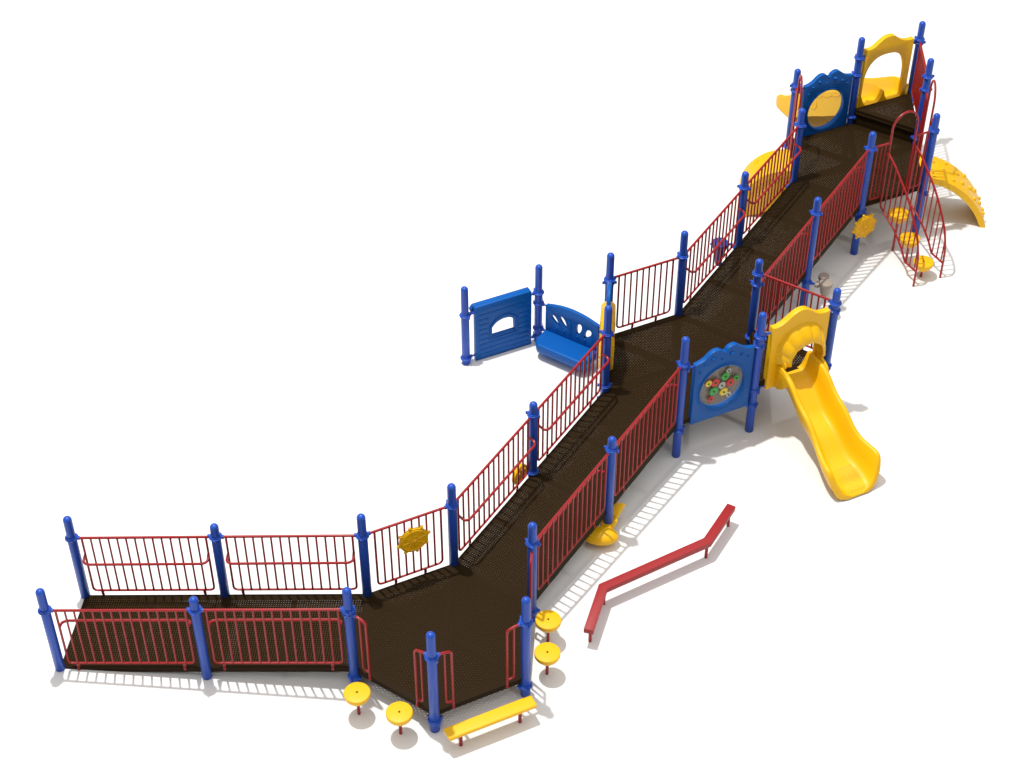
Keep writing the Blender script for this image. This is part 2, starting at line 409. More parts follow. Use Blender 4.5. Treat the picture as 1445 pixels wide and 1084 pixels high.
# ------------------------------------------------------------------ railings
def railing(a, b, za, zb, nb, t0=.105, inside=0, feet=(.2, .8), hr=True, ht=None, label=None):
    fr = frame(a, b); ln = (P[b]-P[a]).length; H = ht or rr
    zz = lambda t: za+(zb-za)*t/ln
    m = MB(); p = lambda t, h, d=0: fp(fr, t, d, zz(t)+h)
    m.tube([p(.07, H), p(ln-.07, H)], .0150, 10)
    m.tube(fillet([p(t0, H), p(t0, .075), p(ln-t0, .075), p(ln-t0, H)], .055), .0125, 10)
    for k in range(1, nb-1):
        t = t0+(ln-2*t0)*k/(nb-1); m.tube([p(t, H), p(t, .075)], .0110, 8)
    c = p(0, 0)
    o = m.build('railing', 'red', root, origin=c)
    if label: lab(o, label)
    for q in feet:
        f = MB(); t = ln*q; e = V3(fr[1]); n = V3(fr[2])
        f.box(p(t, .045), e, n, (0, 0, 1), .016, .004, .035)
        s = 1 if inside == 0 else -inside
        f.box(p(t, -.005, .008*s), e, n, (0, 0, 1), .013, .006, .022); f.ball(p(t, -.008, .015*s), .007, 8)
        f.build('mounting_foot', 'red', o, origin=p(t, 0), bevel=.003)
    if inside and hr:
        h = MB(); d = .115*inside; hz = .60
        e0, e1 = t0, ln-t0
        h.tube(fillet([p(e0, hz+.03, 0), p(e0-.005, hz, d*.75), p(e0+.04, hz-.005, d), p(ln-t0-.04, hz-.005, d), p(e1+.005, hz, d*.75), p(e1, hz+.03, 0)], .05), .0145, 10)
        h.build('handrail', 'red', o, origin=p(ln/2, hz))
    return o
zr = lambda i: [.012+(D1-.012)*i/2 for i in range(3)]
z1 = [.012, .141, .27]; z2 = [.27, .40, .53]; z3 = [.53, .665, .80]
railing('A1', 'A2', z1[0], z1[1], 15, inside=-1, feet=(.13, .86)); railing('A2', 'A3', z1[1], z1[2], 15, inside=-1, feet=(.13, .86))
railing('B1', 'B2', z1[0], z1[1], 15, inside=1, feet=(.13, .86)); railing('B2', 'B3', z1[1], z1[2], 15, inside=1, feet=(.13, .86))
railing('C', 'M1', z2[0], z2[1], 15, inside=-1); railing('M1', 'G', z2[1], z2[2], 15, inside=-1)
railing('D', 'M2', z2[0], z2[1], 15, inside=1); railing('M2', 'L', z2[1], z2[2], 15, inside=1)
railing('I', 'N1', z3[0], z3[1], 15, inside=-1); railing('N1', 'P', z3[1], z3[2], 15, inside=-1)
railing('J', 'N2', z3[0], z3[1], 15, inside=1); railing('N2', 'V', z3[1], z3[2], 15, inside=1)
wr = railing('A3', 'C', D1, D1, 10, t0=.13, feet=(.33, .67), label='red railing with a yellow ship wheel fixed to its bars')
railing('H', 'I', D2, D2, 10, t0=.13, feet=(.35, .68))
railing('J', 'M', T2, T2, 10, t0=.13, feet=(.33, .67), ht=.85)
railing('S', 'T', T3, T3, 12, t0=.10, feet=(.33, .67), ht=.82)

def grab(a, b, zd, name='grab_rail'):
    fr = frame(a, b); m = MB(); p = lambda t, z: fp(fr, t, 0, zd+z)
    m.tube(fillet([p(.07, .83), p(.13, .825), p(.205, .80), p(.205, -.03)], .04), .0145, 10)
    m.tube(fillet([p(.13, .825), p(.13, .07), p(.205, .06)], .035), .0125, 10)
    m.tube([p(.205, -.035), p(.205, -.02)], .02, 10)
    m.build(name, 'red', root, origin=p(0, 0))
for a, b in (('B3', 'F'), ('F', 'B3'), ('F', 'E'), ('E', 'F'), ('D', 'E'), ('E', 'D')): grab(a, b, D1)

def entry(a, b, zd):
    """entrance frame: a short barred panel on each side with one arched hoop between them"""
    fr = frame(a, b); p = lambda t, z, d=0: fp(fr, t, d, z)
    e = empty('entrance_hoop_panel', p(.5, zd), parent=root); e.location = p(.5, zd)*K
    m = MB()
    arc = [p(.505+.195*cos(pi*k/16), 1.85+zd-.8+.22*sin(pi*k/16)) for k in range(16, -1, -1)]
    m.tube([p(.31, zd+.02)]+arc+[p(.70, zd+.02)], .0150, 10)
    m.build('hoop', 'red', e, origin=p(.5, zd))
    for s in (1, -1):
        q = (lambda t, z: p(t, z)) if s == 1 else (lambda t, z: p(1.01-t, z))
        k = MB()
        k.tube([q(.075, zd+.86), q(.31, zd+.855)], .0140, 10)
        k.tube(fillet([q(.115, zd+.86), q(.115, zd+.03), q(.31, zd+.03)], .04), .0120, 10)
        for t in (.18, .245): k.tube([q(t, zd+.86), q(t, zd+.03)], .0102, 8)
        k.build('side_bars', 'red', e, origin=q(.2, zd))
    return e
entry('V', 'U', D3); entry('U', 'T', D3); entry('P', 'Q', D3)

# ------------------------------------------------------------------ pods (freestanding)
def pod(x, y, z, label, r=.134):
    o = empty('stepping_pod', (x, y, 0), label, 'stepping pod', 'round yellow stepping pods on red stems')
    m = MB()
    m.lathe([(.02, z-.150), (.05, z-.145), (.090, z-.112), (r-.012, z-.068), (r-.001, z-.046), (r, z-.010), (r-.006, z-.002), (r-.014, z), (.0135, z), (.013, z-.006), (.001, z-.006)], (x, y, 0), 40)
    for ring, cnt in ((.045, 8), (.078, 14), (.106, 20)):      # raised grip dots
        for k in range(cnt): a = 2*pi*k/cnt+ring*9; m.lathe([(.0045, z-.001), (.004, z+.0016), (.0008, z+.0022)], (x+ring*cos(a), y+ring*sin(a), 0), 6)
    t = m.build('pod_top', 'yellow', o, origin=(x, y, z))
    b = MB(); b.lathe([(.010, z-.007), (.010, z-.003), (.0008, z-.002)], (x, y, 0), 6); b.build('bolt', 'brown', t, origin=(x, y, z))
    s = MB(); s.lathe([(.0165, 0), (.0165, z-.147)], (x, y, 0), 16); s.build('stem', 'red', o, origin=(x, y, 0))
pod(.086, -.361, .34, 'yellow stepping pod just right of the blue corner post ending the long left ramp')
pod(.532, -.573, .34, 'yellow stepping pod just left of the frontmost blue post, frontmost of all the pods')
pod(1.935, .283, .34, 'yellow stepping pod behind the yellow bench, its whole round top sunlit')
pod(1.92, .72, .34, 'yellow stepping pod with railing shadow on top, between the lower ramp and another pod')
pod(6.178, 7.881, .625, 'tallest yellow stepping pod between the curved red stair rails, closest to the upper deck')
pod(6.323, 7.609, .425, 'middle-height yellow stepping pod between the curved red stair rails')
pod(6.494, 7.327, .255, 'lowest yellow stepping pod at the foot of the curved red stair rails')

# curved rails either side of the pod stair
mid = (P['V']+P['U'])/2; nn = Vector((.5, -.8660254)); tt = Vector((.8660254, .5))
for off in (-.215, .215):
    q = lambda s, z: V3(mid+tt*off+nn*s, z)
    m = MB()
    top = smooth([q(.03, 1.52), q(.20, 1.42), q(.37, 1.285), (q(.55, 1.13)), q(.71, .935), q(.84, .74), q(.915, .54), q(.945, .36), q(.95, 0)], 5)
    m.tube(top, .0145, 10)
    low = smooth([q(.05, .70), q(.21, .625), q(.40, .53), q(.58, .385), q(.70, .235)], 5) + [q(.944, .235)]
    m.tube(fillet([q(.03, 1.50), q(.035, .75)], .03)+low, .0135, 10)
    for k in range(1, 10):
        s = .03+k*.097
        if s > .93: break
        zt = min(top, key=lambda v: abs((v-q(s, 0)).dot(V3(nn))) + (10 if v.z < .5 and s < .9 else 0)).z
        zb = min(low, key=lambda v: abs((v-q(s, 0)).dot(V3(nn)))).z if s < .7 else .235
        m.tube([q(s, zt), q(s, zb)], .0098, 8)
    m.tube([q(0, 1.50), q(.04, 1.50)], .018, 10); m.tube([q(0, .86), q(.04, .86)], .018, 10)
    lab(m.build('stair_rail', 'red', root, origin=q(0, 0)), 'curved red barred side rail of the pod stair')

# ------------------------------------------------------------------ ship wheels
def wheel(c, e, n, r, parent, name='ship_wheel', label=None):
    c = Vector(c); e = V3(e) if len(e) == 2 else Vector(e); n = V3(n) if len(n) == 2 else Vector(n); z = Vector((0, 0, 1))
    fr = (Vector((c.x, c.y)), Vector((e.x, e.y)), Vector((n.x, n.y)))
    m = MB(); rim = r*.86
    out = []
    N = 8
    for k in range(96):
        a = 2*pi*k/96; ph = (a*N/(2*pi)) % 1; dd = min(ph, 1-ph)
        q = rim*(1.0 + .17*max(0, 1-dd/.16)) 
        out.append((q*cos(a+.2), c.z+q*sin(a+.2)))
    m.plate(fr, [out], -.014, .014)
    for k in range(N):
        a = 2*pi*k/N+.2; d = e*cos(a)+z*sin(a)
        m.tube([c+d*rim*.96, c+d*r*.97], [.014, .017], 8); m.ball(c+d*r*.97, .018, 8)
    for s in (-1, 1):
        m.tube([c+(e*cos(a)+z*sin(a))*rim*.86+n*.014*s for a in [2*pi*k/40 for k in range(40)]], .010, 6, closed=True)
        m.tube([c+(e*cos(a)+z*sin(a))*rim*.36+n*.014*s for a in [2*pi*k/24 for k in range(24)]], .008, 6, closed=True)
        for k in range(N):
            a = 2*pi*k/N+.2; d = e*cos(a)+z*sin(a); m.tube([c+d*rim*.1+n*.014*s, c+d*rim*.86+n*.014*s], .010, 6)
        m.ball(c+n*.014*s, .028, 10)
    o = m.build(name, 'yellow', parent, origin=c)
    if label: lab(o, label)
    return o
fr = frame('A3', 'C'); wheel(fp(fr, .54, -.035, .872), fr[1], fr[2], .185, wr, name='ship_wheel', label='yellow toy ship wheel')
fr = frame('V', 'U'); wheel(fp(fr, .03, -.09, .49), fr[1], fr[2], .19, root, label='yellow toy ship wheel low on a post')
m = MB(); m.tube([fp(fr, .03, -.04, .49), fp(fr, .03, -.09, .49)], .02, 10); m.build('wheel_bracket', 'post', root, origin=fp(fr, .03, -.05, .49))

# ------------------------------------------------------------------ panels
def two_lobe(z):   # top edge of the blue window panels
    return smooth2([(.143, 1.335), (.20, 1.345), (.27, 1.375), (.33, 1.425), (.385, 1.455), (.45, 1.45), (.50, 1.415), (.525, 1.395)], 4) + \
           smooth2([(.535, 1.395), (.56, 1.435), (.61, 1.46), (.67, 1.455), (.73, 1.41), (.79, 1.365), (.85, 1.34), (.917, 1.325)], 4)
def blue_window(a, b, zd, side, kind, label):
    fr = frame(a, b); dz = zd-D2; c = (.53, .885)
    outer = [(.143, .447)] + two_lobe(0) + [(.917, .447)]
    outer = [(t, z+dz) for t, z in outer]
    el = lambda rx, rz, n=48: [(c[0]+rx*cos(2*pi*k/n), c[1]+dz+rz*sin(2*pi*k/n)) for k in range(n)]
    d0, d1 = (-.03, .03)
    m = MB(); m.plate(fr, [outer, el(.292, .300)], d0, d1)
    o = m.build('window_panel', 'bplast', root, origin=fp(fr, .5, 0, zd), bevel=.007)
    lab(o, label)
    r = MB()
    for s in (-1, 1):
        r.tube([fp(fr, t, s*.030, z) for t, z in el(.312, .320)], .010, 8, closed=True)
        r.tube([fp(fr, t, s*.028, z) for t, z in el(.345, .352)], .006, 6, closed=True)
        for t, z, q in ((.37, 1.36, .030), (.62, 1.355, .034), (.49, 1.315, .018), (.27, 1.30, .022), (.75, 1.29, .024), (.84, 1.23, .018), (.21, 1.21, .018)):   # moulded pebbles
            r.ball(fp(fr, t, s*.027, z+dz), (q, q, q*.7), 10)
    r.build('moulded_trim', 'bplast', o, origin=fp(fr, .5, 0, zd))
    pn = MB(); dome = .012 if kind == 'gears' else .02*side
    rows = []
    for i in range(9):
        q = i/8; rows.append([fp(fr, c[0]+.30*q*cos(2*pi*k/40), dome*(1-q*q)+(.0 if kind != 'gears' else 0), c[1]+dz+.308*q*sin(2*pi*k/40)) for k in range(40)])
    rows[0] = [rows[0][0]+Vector((1e-7*k, 0, 0)) for k in range(40)]
    pn.grid(rows, closed_u=True)
    pn.build('window_pane', 'gearpane' if kind == 'gears' else 'pane', o, origin=fp(fr, .53, 0, .885+dz))
    if kind == 'gears':
        G = [('gwhite', .601, 1.095, .030), ('green', .565, 1.02, .050), ('green', .715, .945, .034), ('gyel', .344, .992, .040), ('gred', .436, .972, .050),
             ('gred', .638, .905, .052), ('gwhite', .528, .900, .044), ('green', .425, .848, .054), ('gyel', .560, .793, .050), ('gwhite', .632, .722, .032), ('gred', .398, .742, .038)]
        for i, (mt, t, z, q) in enumerate(G):
            gm = MB(); nt_ = max(7, int(q*220)); pts = []
            for k in range(nt_*4):
                a = 2*pi*k/(nt_*4); rad = q*(1.04+.08*(1 if k % 4 < 2 else -1)); pts.append((t+rad*.98*cos(a), z+dz+rad*sin(a)))
            dd = -.016-.0015*(i % 3)
            gm.plate(fr, [pts], dd, dd-.012)
            go_ = gm.build('gear', mt, o, origin=fp(fr, t, dd, z+dz), flat=True)
            hb = MB(); hb.tube([fp(fr, t, dd-.010, z+dz), fp(fr, t, dd-.022, z+dz)], .011, 12); hb.tube([fp(fr, t, .012, z+dz), fp(fr, t, dd, z+dz)], .006, 8)
            lab(go_, {'gwhite': 'pale grey gear', 'green': 'green gear', 'gyel': 'yellow gear', 'gred': 'red gear'}[mt])
            hb.build('gear_hub_'.strip('_'), 'dgreen', o, origin=fp(fr, t, dd-.01, z+dz))
    for s, t in ((1, .075), (1, .985)): pass
    k = MB()
    for t0, t1, z in ((.075, .15, 1.31+dz), (.91, .925, 1.30+dz)): k.tube([fp(fr, t0, 0, z), fp(fr, t1, 0, z)], .012, 8)
    k.tube([fp(fr, .905, 0, 1.31+dz), fp(fr, .93, 0, 1.31+dz)], .012, 8)
    for t in (.19, .87): k.tube([fp(fr, t, -.036, .475+dz), fp(fr, t, .036, .475+dz)], .009, 8)
    k.build('fixing', 'post', o, origin=fp(fr, .1, 0, 1.3+dz))
    return o
blue_window('L', 'K', D2, -1, 'gears', 'blue panel with an oval window full of coloured gears')
blue_window('Q', 'R', D3, 1, 'bubble', 'blue panel with an empty clear oval window')

# hood over the single slide
fr = frame('K', 'M')
crown = smooth2([(.142, 1.518), (.20, 1.512), (.27, 1.532), (.34, 1.575), (.41, 1.625), (.48, 1.655), (.55, 1.658), (.61, 1.635), (.67, 1.590), (.73, 1.545), (.79, 1.520), (.86, 1.512), (.915, 1.522)], 4)
def arch(x0, x1, z0, z1, n=20):
    c = (x0+x1)/2; r = (x1-x0)/2; zc = z1-.30*(z1-z0)
    zc = z1-r
    return [(x0, z0)] + [(c-r*cos(pi*k/n), zc+r*sin(pi*k/n)) for k in range(n+1)] + [(x1, z0)]
ins = arch(.265, .80, .61, 1.30)
outer = [(.142, .61)] + crown + [(.915, .61)] + ins[::-1]
m = MB(); m.plate(fr, [outer], -.035, .04)
hood = m.build('slide_hood', 'yellow', root, origin=fp(fr, .5, 0, T2), bevel=.007); lab(hood, 'yellow slide hood with a scalloped shell canopy')
# scalloped shell canopy: fan of seven lobes from an outer arc on the panel to a lip further out
m = MB(); rows = []; nl = 7; nu = nl*8
oc, ic = (.555, 1.075), (.575, 1.035)
for j in range(13):
    q = j/12; row = []
    for i in range(nu+1):
        u = i/nu; a = pi*(1.10-1.20*u); ph = (u*nl) % 1; lobe = abs(sin(pi*u*nl))**.6
        rx = .325*(1-q)+.212*q; rz = .375*(1-q)+.205*q
        cx = oc[0]*(1-q)+ic[0]*q; cz = oc[1]*(1-q)+ic[1]*q
        bul = sin(q*pi*.5)
        d = -.036-.13*bul-.020*lobe*sin(pi*min(1, q*1.2)*.8)
        sc = 1+.035*lobe*(1-q*.5)
        row.append(fp(fr, cx+rx*sc*cos(a), d, cz+rz*sc*sin(a)))
    rows.append(row)
inner = [[v+V3(fr[2])*.016 for v in r] for r in rows]
lip = [rows[-1], inner[-1]]
m.grid(rows); m.grid(lip); m.grid([[v-V3(fr[2])*-.0 for v in r] for r in inner])
m.build('shell_canopy', 'yellow', hood, origin=fp(fr, .55, -.1, 1.3), auto=60)
# cheek walls of the canopy and mouth of the slide
for t, s in ((.285, 1), (.815, -1)):
    m = MB(); pts = smooth([fp(fr, t, -.04, 1.12), fp(fr, t-.0*s, -.15, 1.04), fp(fr, t, -.17, .98), fp(fr, t, -.11, .90), fp(fr, t, -.10, .82), fp(fr, t, -.15, .76)], 5)
    rows = [[p_ + V3(fr[1])*(.012*k) for p_ in pts] for k in (-1, 1)]
    back = [[fp(fr, t+.012*k, -.03, p_.z) for p_ in pts] for k in (-1, 1)]
    m.grid([back[0], rows[0], rows[1], back[1]]); m.build('canopy_cheek', 'yellow', hood, origin=fp(fr, t, -.1, .9), auto=50)
k = MB()
for t0, t1, z in ((.075, .145, 1.44), (.91, .93, 1.475), (.90, .94, .645), (.06, .145, .645)): k.tube([fp(fr, t0, 0, z), fp(fr, t1, 0, z)], .012, 8)
k.build('fixing', 'post', hood, origin=fp(fr, .1, 0, 1.4))

# frame around the double slide
fr = frame('R', 'S')
crown = smooth2([(.085, 1.93), (.15, 1.925), (.22, 1.945), (.30, 2.0), (.38, 2.05), (.46, 2.06), (.53, 2.05), (.59, 2.01), (.65, 1.965), (.72, 1.935), (.80, 1.92), (.875, 1.925)], 4)
x0, x1, z0 = .11, .80, .95
op = [(x0, z0)] + [(.455-.345*math.copysign(abs(cos(pi*k/28))**.8, cos(pi*k/28)), 1.34+.455*sin(pi*k/28)**.8) for k in range(29)] + [(x1, z0)]
m = MB(); m.plate(fr, [[(.085, .92)]+crown+[(.875, .92)]+op[::-1]], -.03, .04)
arch_p = m.build('slide_arch', 'yellow', root, origin=fp(fr, .5, 0, T3), bevel=.007); lab(arch_p, 'plain yellow arch over the double slide')
k = MB()
for t0, t1, z in ((.06, .09, 1.83), (.86, .94, 1.87)): k.tube([fp(fr, t0, 0, z), fp(fr, t1, 0, z)], .012, 8)
k.build('fixing', 'post', arch_p, origin=fp(fr, .1, 0, 1.8))

# ------------------------------------------------------------------ slides
def interp(tab, x):
    if x <= tab[0][0]: return tab[0][1]
    n = len(tab)
    for i in range(n-1):
        (x0, y0), (x1, y1) = tab[i], tab[i+1]
        if x <= x1:
            h = x1-x0; t = (x-x0)/h
            m0 = (y1-tab[i-1][1])/(x1-tab[i-1][0]) if i else (y1-y0)/h
            m1 = (tab[i+2][1]-y0)/(tab[i+2][0]-x0) if i < n-2 else (y1-y0)/h
            return (2*t**3-3*t*t+1)*y0+(t**3-2*t*t+t)*h*m0+(-2*t**3+3*t*t)*y1+(t**3-t*t)*h*m1
    return tab[-1][1]
def slide_body(org, nv, tv, bed, rim, wid, lanes, s_end, skirt, name, label, n=64):
    rows = []
    for i in range(n+1):
        s = -.03+(s_end+.03)*i/n
        zb, zr_, w = interp(bed, s), interp(rim, s), interp(wid, s)
        h = max(.004, zr_-zb); sec = []
        lw = w/lanes; x0 = -w
        sk = max(zb-.025, zr_-skirt) if lanes == 1 else max(.01, min(zb-.03, zr_-skirt))
        sec.append((-w-.050, sk)); sec.append((-w-.060, zr_-.035 if h > .05 else zr_-.010)); sec.append((-w-.057, zr_-.014 if h > .05 else zr_-.008)); sec.append((-w-.046, zr_-.002)); sec.append((-w-.028, zr_+.003)); sec.append((-w-.012, zr_)); sec.append((-w, zr_-.010))
        for l in range(lanes):
            c = -w+lw*(2*l+1); a = lw*.995
            for k in range(1, 14):
                u = -1+2*k/14; y = min(1, max(0, (abs(u)-.50)/.50)); sec.append((c+a*u*.985, zb+h*.93*(y**2.0)))
            if l < lanes-1: sec.append((c+lw-.007, zr_-.004)); sec.append((c+lw+.007, zr_-.004))
        sec.append((w, zr_-.010)); sec.append((w+.012, zr_)); sec.append((w+.028, zr_+.003)); sec.append((w+.046, zr_-.002)); sec.append((w+.057, zr_-.014 if h > .05 else zr_-.008)); sec.append((w+.060, zr_-.035 if h > .05 else zr_-.010)); sec.append((w+.050, sk))
        # underside, back to the left
        for k in range(0, 9):
            u = 1-2*k/8; sec.append(((w+.046)*u, (zb-.022) if abs(u) < .99 else sk+.001))
        rows.append([V3(org+nv*s+tv*x, z) for x, z in sec])
    m = MB(); m.grid(rows, closed_u=True)
    m.add(rows[0], [tuple(range(len(rows[0])))]) ; m.add(rows[-1], [tuple(range(len(rows[-1])))])
    o = m.build(name, 'yellow', root, origin=V3(org, bed[0][1]), auto=55); lab(o, label)
    return o
nv = Vector((.5, -.8660254)); tv = Vector((.8660254, .5)); mid = (P['K']+P['M'])/2
bed = [(-.03, .735), (.12, .72), (.25, .655), (.4, .545), (.5, .47), (.6, .425), (.7, .392), (.8, .345), (.9, .275), (1.0, .205), (1.1, .160), (1.2, .135), (1.3, .105), (1.42, .085), (1.47, .06), (1.505, .04)]
rim = [(-.03, .93), (.1, .935), (.2, .93), (.3, .90), (.4, .84), (.5, .76), (.6, .705), (.7, .665), (.8, .61), (.9, .53), (1.0, .465), (1.1, .43), (1.2, .415), (1.3, .405), (1.36, .375), (1.41, .29), (1.45, .18), (1.485, .075), (1.505, .042)]
wid = [(-.03, .205), (.3, .21), (.7, .215), (.9, .225), (1.05, .25), (1.2, .285), (1.30, .30), (1.38, .29), (1.44, .25), (1.48, .18), (1.505, .09)]
sl = slide_body(mid+tv*.015, nv, tv, bed, rim, wid, 1, 1.505, .085, 'slide', 'short single yellow slide with wavy sides')
m = MB()
for k in range(-7, 8):
    a = k*.026; m.tube([V3(mid+tv*(.03+a*.6)+nv*(1.14), interp(bed, 1.14)+.002), V3(mid+tv*(.03+a*.95)+nv*1.36, interp(bed, 1.36)+.001), V3(mid+tv*(.03+a*1.25)+nv*1.46, interp(bed, 1.46)+.004)], .005, 6)
m.build('exit_ridges', 'yellow', sl, origin=V3(mid+nv*1.4, .1))
# mouth flares
for s_ in (-1, 1):
    m = MB(); m.plate((mid+tv*(.03+s_*.262), nv, tv*s_), [smooth2([(.02, .62), (.02, .90), (.06, .955), (.13, .96), (.22, .935), (.30, .88), (.28, .80), (.20, .70), (.10, .62)], 3)], -.014, .014)
    m.build('side_flare', 'yellow', sl, origin=V3(mid+tv*.26*s_, .8), bevel=.006)

nv2 = Vector((-.5, .8660254)); tv2 = Vector((.8660254, .5)); mid2 = P['R']+tv2*.49
bed2 = [(-.03, 1.035), (.15, 1.02), (.3, .93), (.5, .79), (.7, .67), (.9, .55), (1.1, .43), (1.3, .31), (1.5, .18), (1.65, .12), (1.8, .09), (1.92, .07), (2.0, .05)]
rim2 = [(-.03, 1.20), (.15, 1.20), (.3, 1.15), (.5, 1.03), (.7, .91), (.9, .80), (1.1, .68), (1.3, .56), (1.5, .42), (1.62, .33), (1.75, .26), (1.86, .21), (1.95, .12), (2.0, .055)]
wid2 = [(-.03, .37), (1.65, .37), (1.85, .355), (1.95, .31), (2.0, .24)]
sd = slide_body(mid2, nv2, tv2, bed2, rim2, wid2, 2, 2.0, .42, 'double_slide', 'long two-lane yellow slide')
m = MB()
for s in (-1, 1):
    for q, r_ in ((.95, .075), (1.35, .05)):
        c = V3(mid2+nv2*q+tv2*(s*.430), interp(rim2, q)-.20); m.tube([c+(V3(nv2)*cos(2*pi*k/28)+Vector((0, 0, 1))*sin(2*pi*k/28))*r_ for k in range(28)], .008, 6, closed=True)
    for q in (.35, .55, .75):
        m.tube(smooth([V3(mid2+nv2*(q+.0)+tv2*(s*.430), interp(rim2, q)-.07), V3(mid2+nv2*(q+.08)+tv2*(s*.430), interp(rim2, q+.08)-.10), V3(mid2+nv2*(q+.18)+tv2*(s*.430), interp(rim2, q+.18)-.08)], 4), .007, 6)
m.build('moulded_relief', 'yellow', sd, origin=V3(mid2+nv2, .7))

# ------------------------------------------------------------------ climbers
def climber(edge_mid, out, prof, w, name, label, hole=None, rocks=True):
    """curved plastic climber; prof = (distance, z) of the outer face"""
    o2 = Vector((edge_mid[0], edge_mid[1])); out = Vector(out).normalized(); lat = Vector((-out.y, out.x))
    C_ = smooth2(prof, 6); N = len(C_); top = []; bot = []
    for i, (s, z) in enumerate(C_):
        a = C_[max(0, i-1)]; b = C_[min(N-1, i+1)]; t = Vector((b[0]-a[0], b[1]-a[1])).normalized(); n = Vector((-t.y, t.x))
        if n.y < 0: n = -n
        if i > N*.5 and n.x < 0: n = -n
        top.append((s, z)); bot.append((s-n.x*.08, max(0.0, z-n.y*.08)))
    m = MB(); rows = []
    for i in range(N):
        r = []
        for k in range(9):
            u = -1+2*k/8; ed = .012*(max(0, abs(u)-.85)/.15)**2; r.append(V3(o2+out*(top[i][0])+lat*w*u, top[i][1]-ed))
        for k in range(9):
            u = 1-2*k/8; r.append(V3(o2+out*(bot[i][0])+lat*w*u, bot[i][1]-(.02 if abs(u) > .9 and bot[i][1] > .05 else 0)))
        rows.append(r)
    m.grid(rows, closed_u=True); m.add(rows[0], [tuple(range(18))]); m.add(rows[-1], [tuple(range(18))])
    o = m.build(name, 'yellow', root, origin=V3(o2, top[0][1]), auto=50); lab(o, label)
    def at(q, u, h=0):
        i = min(N-2, int(q*(N-1))); a, b = Vector(top[i]), Vector(top[i+1]); t = (b-a).normalized(); n = Vector((-t.y, t.x)); n = n if n.y > 0 else -n
        p_ = a+(b-a)*(q*(N-1)-i); p_ = p_+n*h; return V3(o2+out*p_.x+lat*w*u, p_.y), V3(out*n.x, n.y)
    if rocks:
        for q, u, r_ in ((.15, -.5, .028), (.18, .35, .026), (.28, -.05, .030), (.33, .6, .022), (.38, -.62, .024), (.45, .25, .032), (.50, -.3, .028), (.56, .68, .024), (.62, .0, .033), (.66, -.65, .026),
                        (.72, .45, .030), (.78, -.2, .032), (.84, .6, .026), (.86, -.55, .028), (.93, .15, .030)):
            p_, n_ = at(q, u); k = MB(); rr_ = r_*1.25
            k.lathe([(rr_, -.01), (rr_*.98, .008), (rr_*.72, .024), (rr_*.35, .031), (.001, .032)], p_, 12, axis=n_, sy=.75); k.build('foothold', 'yellow', o, origin=p_)
        for j, u in enumerate((-.15, -.35, -.55, -.75)):
            k = MB(); k.tube(smooth([at(.03, u+.04, .0)[0], at(.12, u, .0)[0], at(.17, u-.12, .0)[0], at(.27, u-.1, .0)[0]], 4), .007, 6); k.build('step_ridge', 'yellow', o, origin=at(.1, u)[0])
    if hole:
        for q, u in hole:
            p_, n_ = at(q, u, .0); k = MB(); ey = V3(lat); 
            k.lathe([(.030, -.004), (.033, .004), (.026, .006), (.020, -.002), (.016, -.02), (.001, -.022)], p_, 18, axis=n_, sx=1.3, sy=.8); k.build('hand_hole', 'yellow', o, origin=p_)
    return o
mTU = (P['T']+P['U'])/2
climber((mTU.x, mTU.y), (1, 0), [(-.02, .80), (.10, .795), (.24, .765), (.38, .71), (.52, .63), (.66, .52), (.78, .39), (.88, .25), (.95, .11), (.985, 0)], .285, 'rock_climber', 'arched yellow climber studded with moulded rock holds')
mPQ = (P['P']+P['Q'])/2
climber((mPQ.x, mPQ.y), (-1, 0), [(-.02, .80), (.10, .795), (.24, .765), (.36, .71), (.47, .62), (.56, .51), (.615, .39), (.64, .25), (.64, .12), (.62, 0)], .27, 'curved_climber', 'smooth yellow curved climber with slotted hand holes',
        hole=((.42, .55), (.42, -.55), (.62, .0), (.8, .55), (.8, -.55)), rocks=False)
arc_ = [(t-.03 if t > .3 else t, max(.0, z-.03)) for t, z in smooth2([(-.0, .80), (.10, .795), (.24, .765), (.36, .71), (.47, .62), (.56, .51), (.615, .39), (.64, .25), (.64, .12), (.62, .03)], 4)]
cc = bpy.data.objects['curved_climber']
for s_ in (-1, 1):
    m = MB(); m.plate((mPQ+Vector((0, s_*.245)), Vector((-1, 0)), Vector((0, s_))), [arc_+[(.50, .03), (.36, .06), (.22, .16), (.10, .34), (.0, .56)]], -.012, .012)
    m.build('side_panel', 'yellow', cc, origin=V3(mPQ+Vector((-.2, s_*.245)), .5), bevel=.004)

# ------------------------------------------------------------------ small play pieces on the posts
# twin drums on a blue arm (under the upper ramp)
c = P['N2']; e = d2(-30)
o = empty('bongo_drums', (c.x+e.x*.2, c.y+e.y*.2, .49), parent=root); lab(o, 'pair of taupe toy drums on a blue arm')
m = MB(); m.tube([V3(c+e*.05, .49), V3(c+e*.135, .50)], .014, 10); m.build('arm', 'post', o, origin=V3(c, .49))
m = MB(); m.box(V3(c+e*.155, .505), V3(e), (-e.y, e.x, 0), (0, 0, 1), .028, .045, .024); m.build('mount', 'grey', o, origin=V3(c+e*.155, .505), bevel=.008)
for q, hh in ((Vector((c.x+.215, c.y+.035)), .10), (Vector((c.x+.235, c.y-.105)), .17)):
    R_ = .070 if hh < .12 else .086
    m = MB(); z = .57
    pr = [(R_*.55, z-hh-.03), (R_*.6, z-hh)]
    for i in range(4): zz = z-hh+(hh-.05)*i/3; pr += [(R_*(.66+.10*i), zz), (R_*(.70+.10*i), zz+.008)]
    pr += [(R_, z-.045), (R_*1.03, z-.02), (R_*.96, z-.002), (R_*.7, z+.004), (.001, z+.006)]
    m.lathe(pr, V3(q), 24); m.build('drum', 'grey', o, origin=V3(q, z))
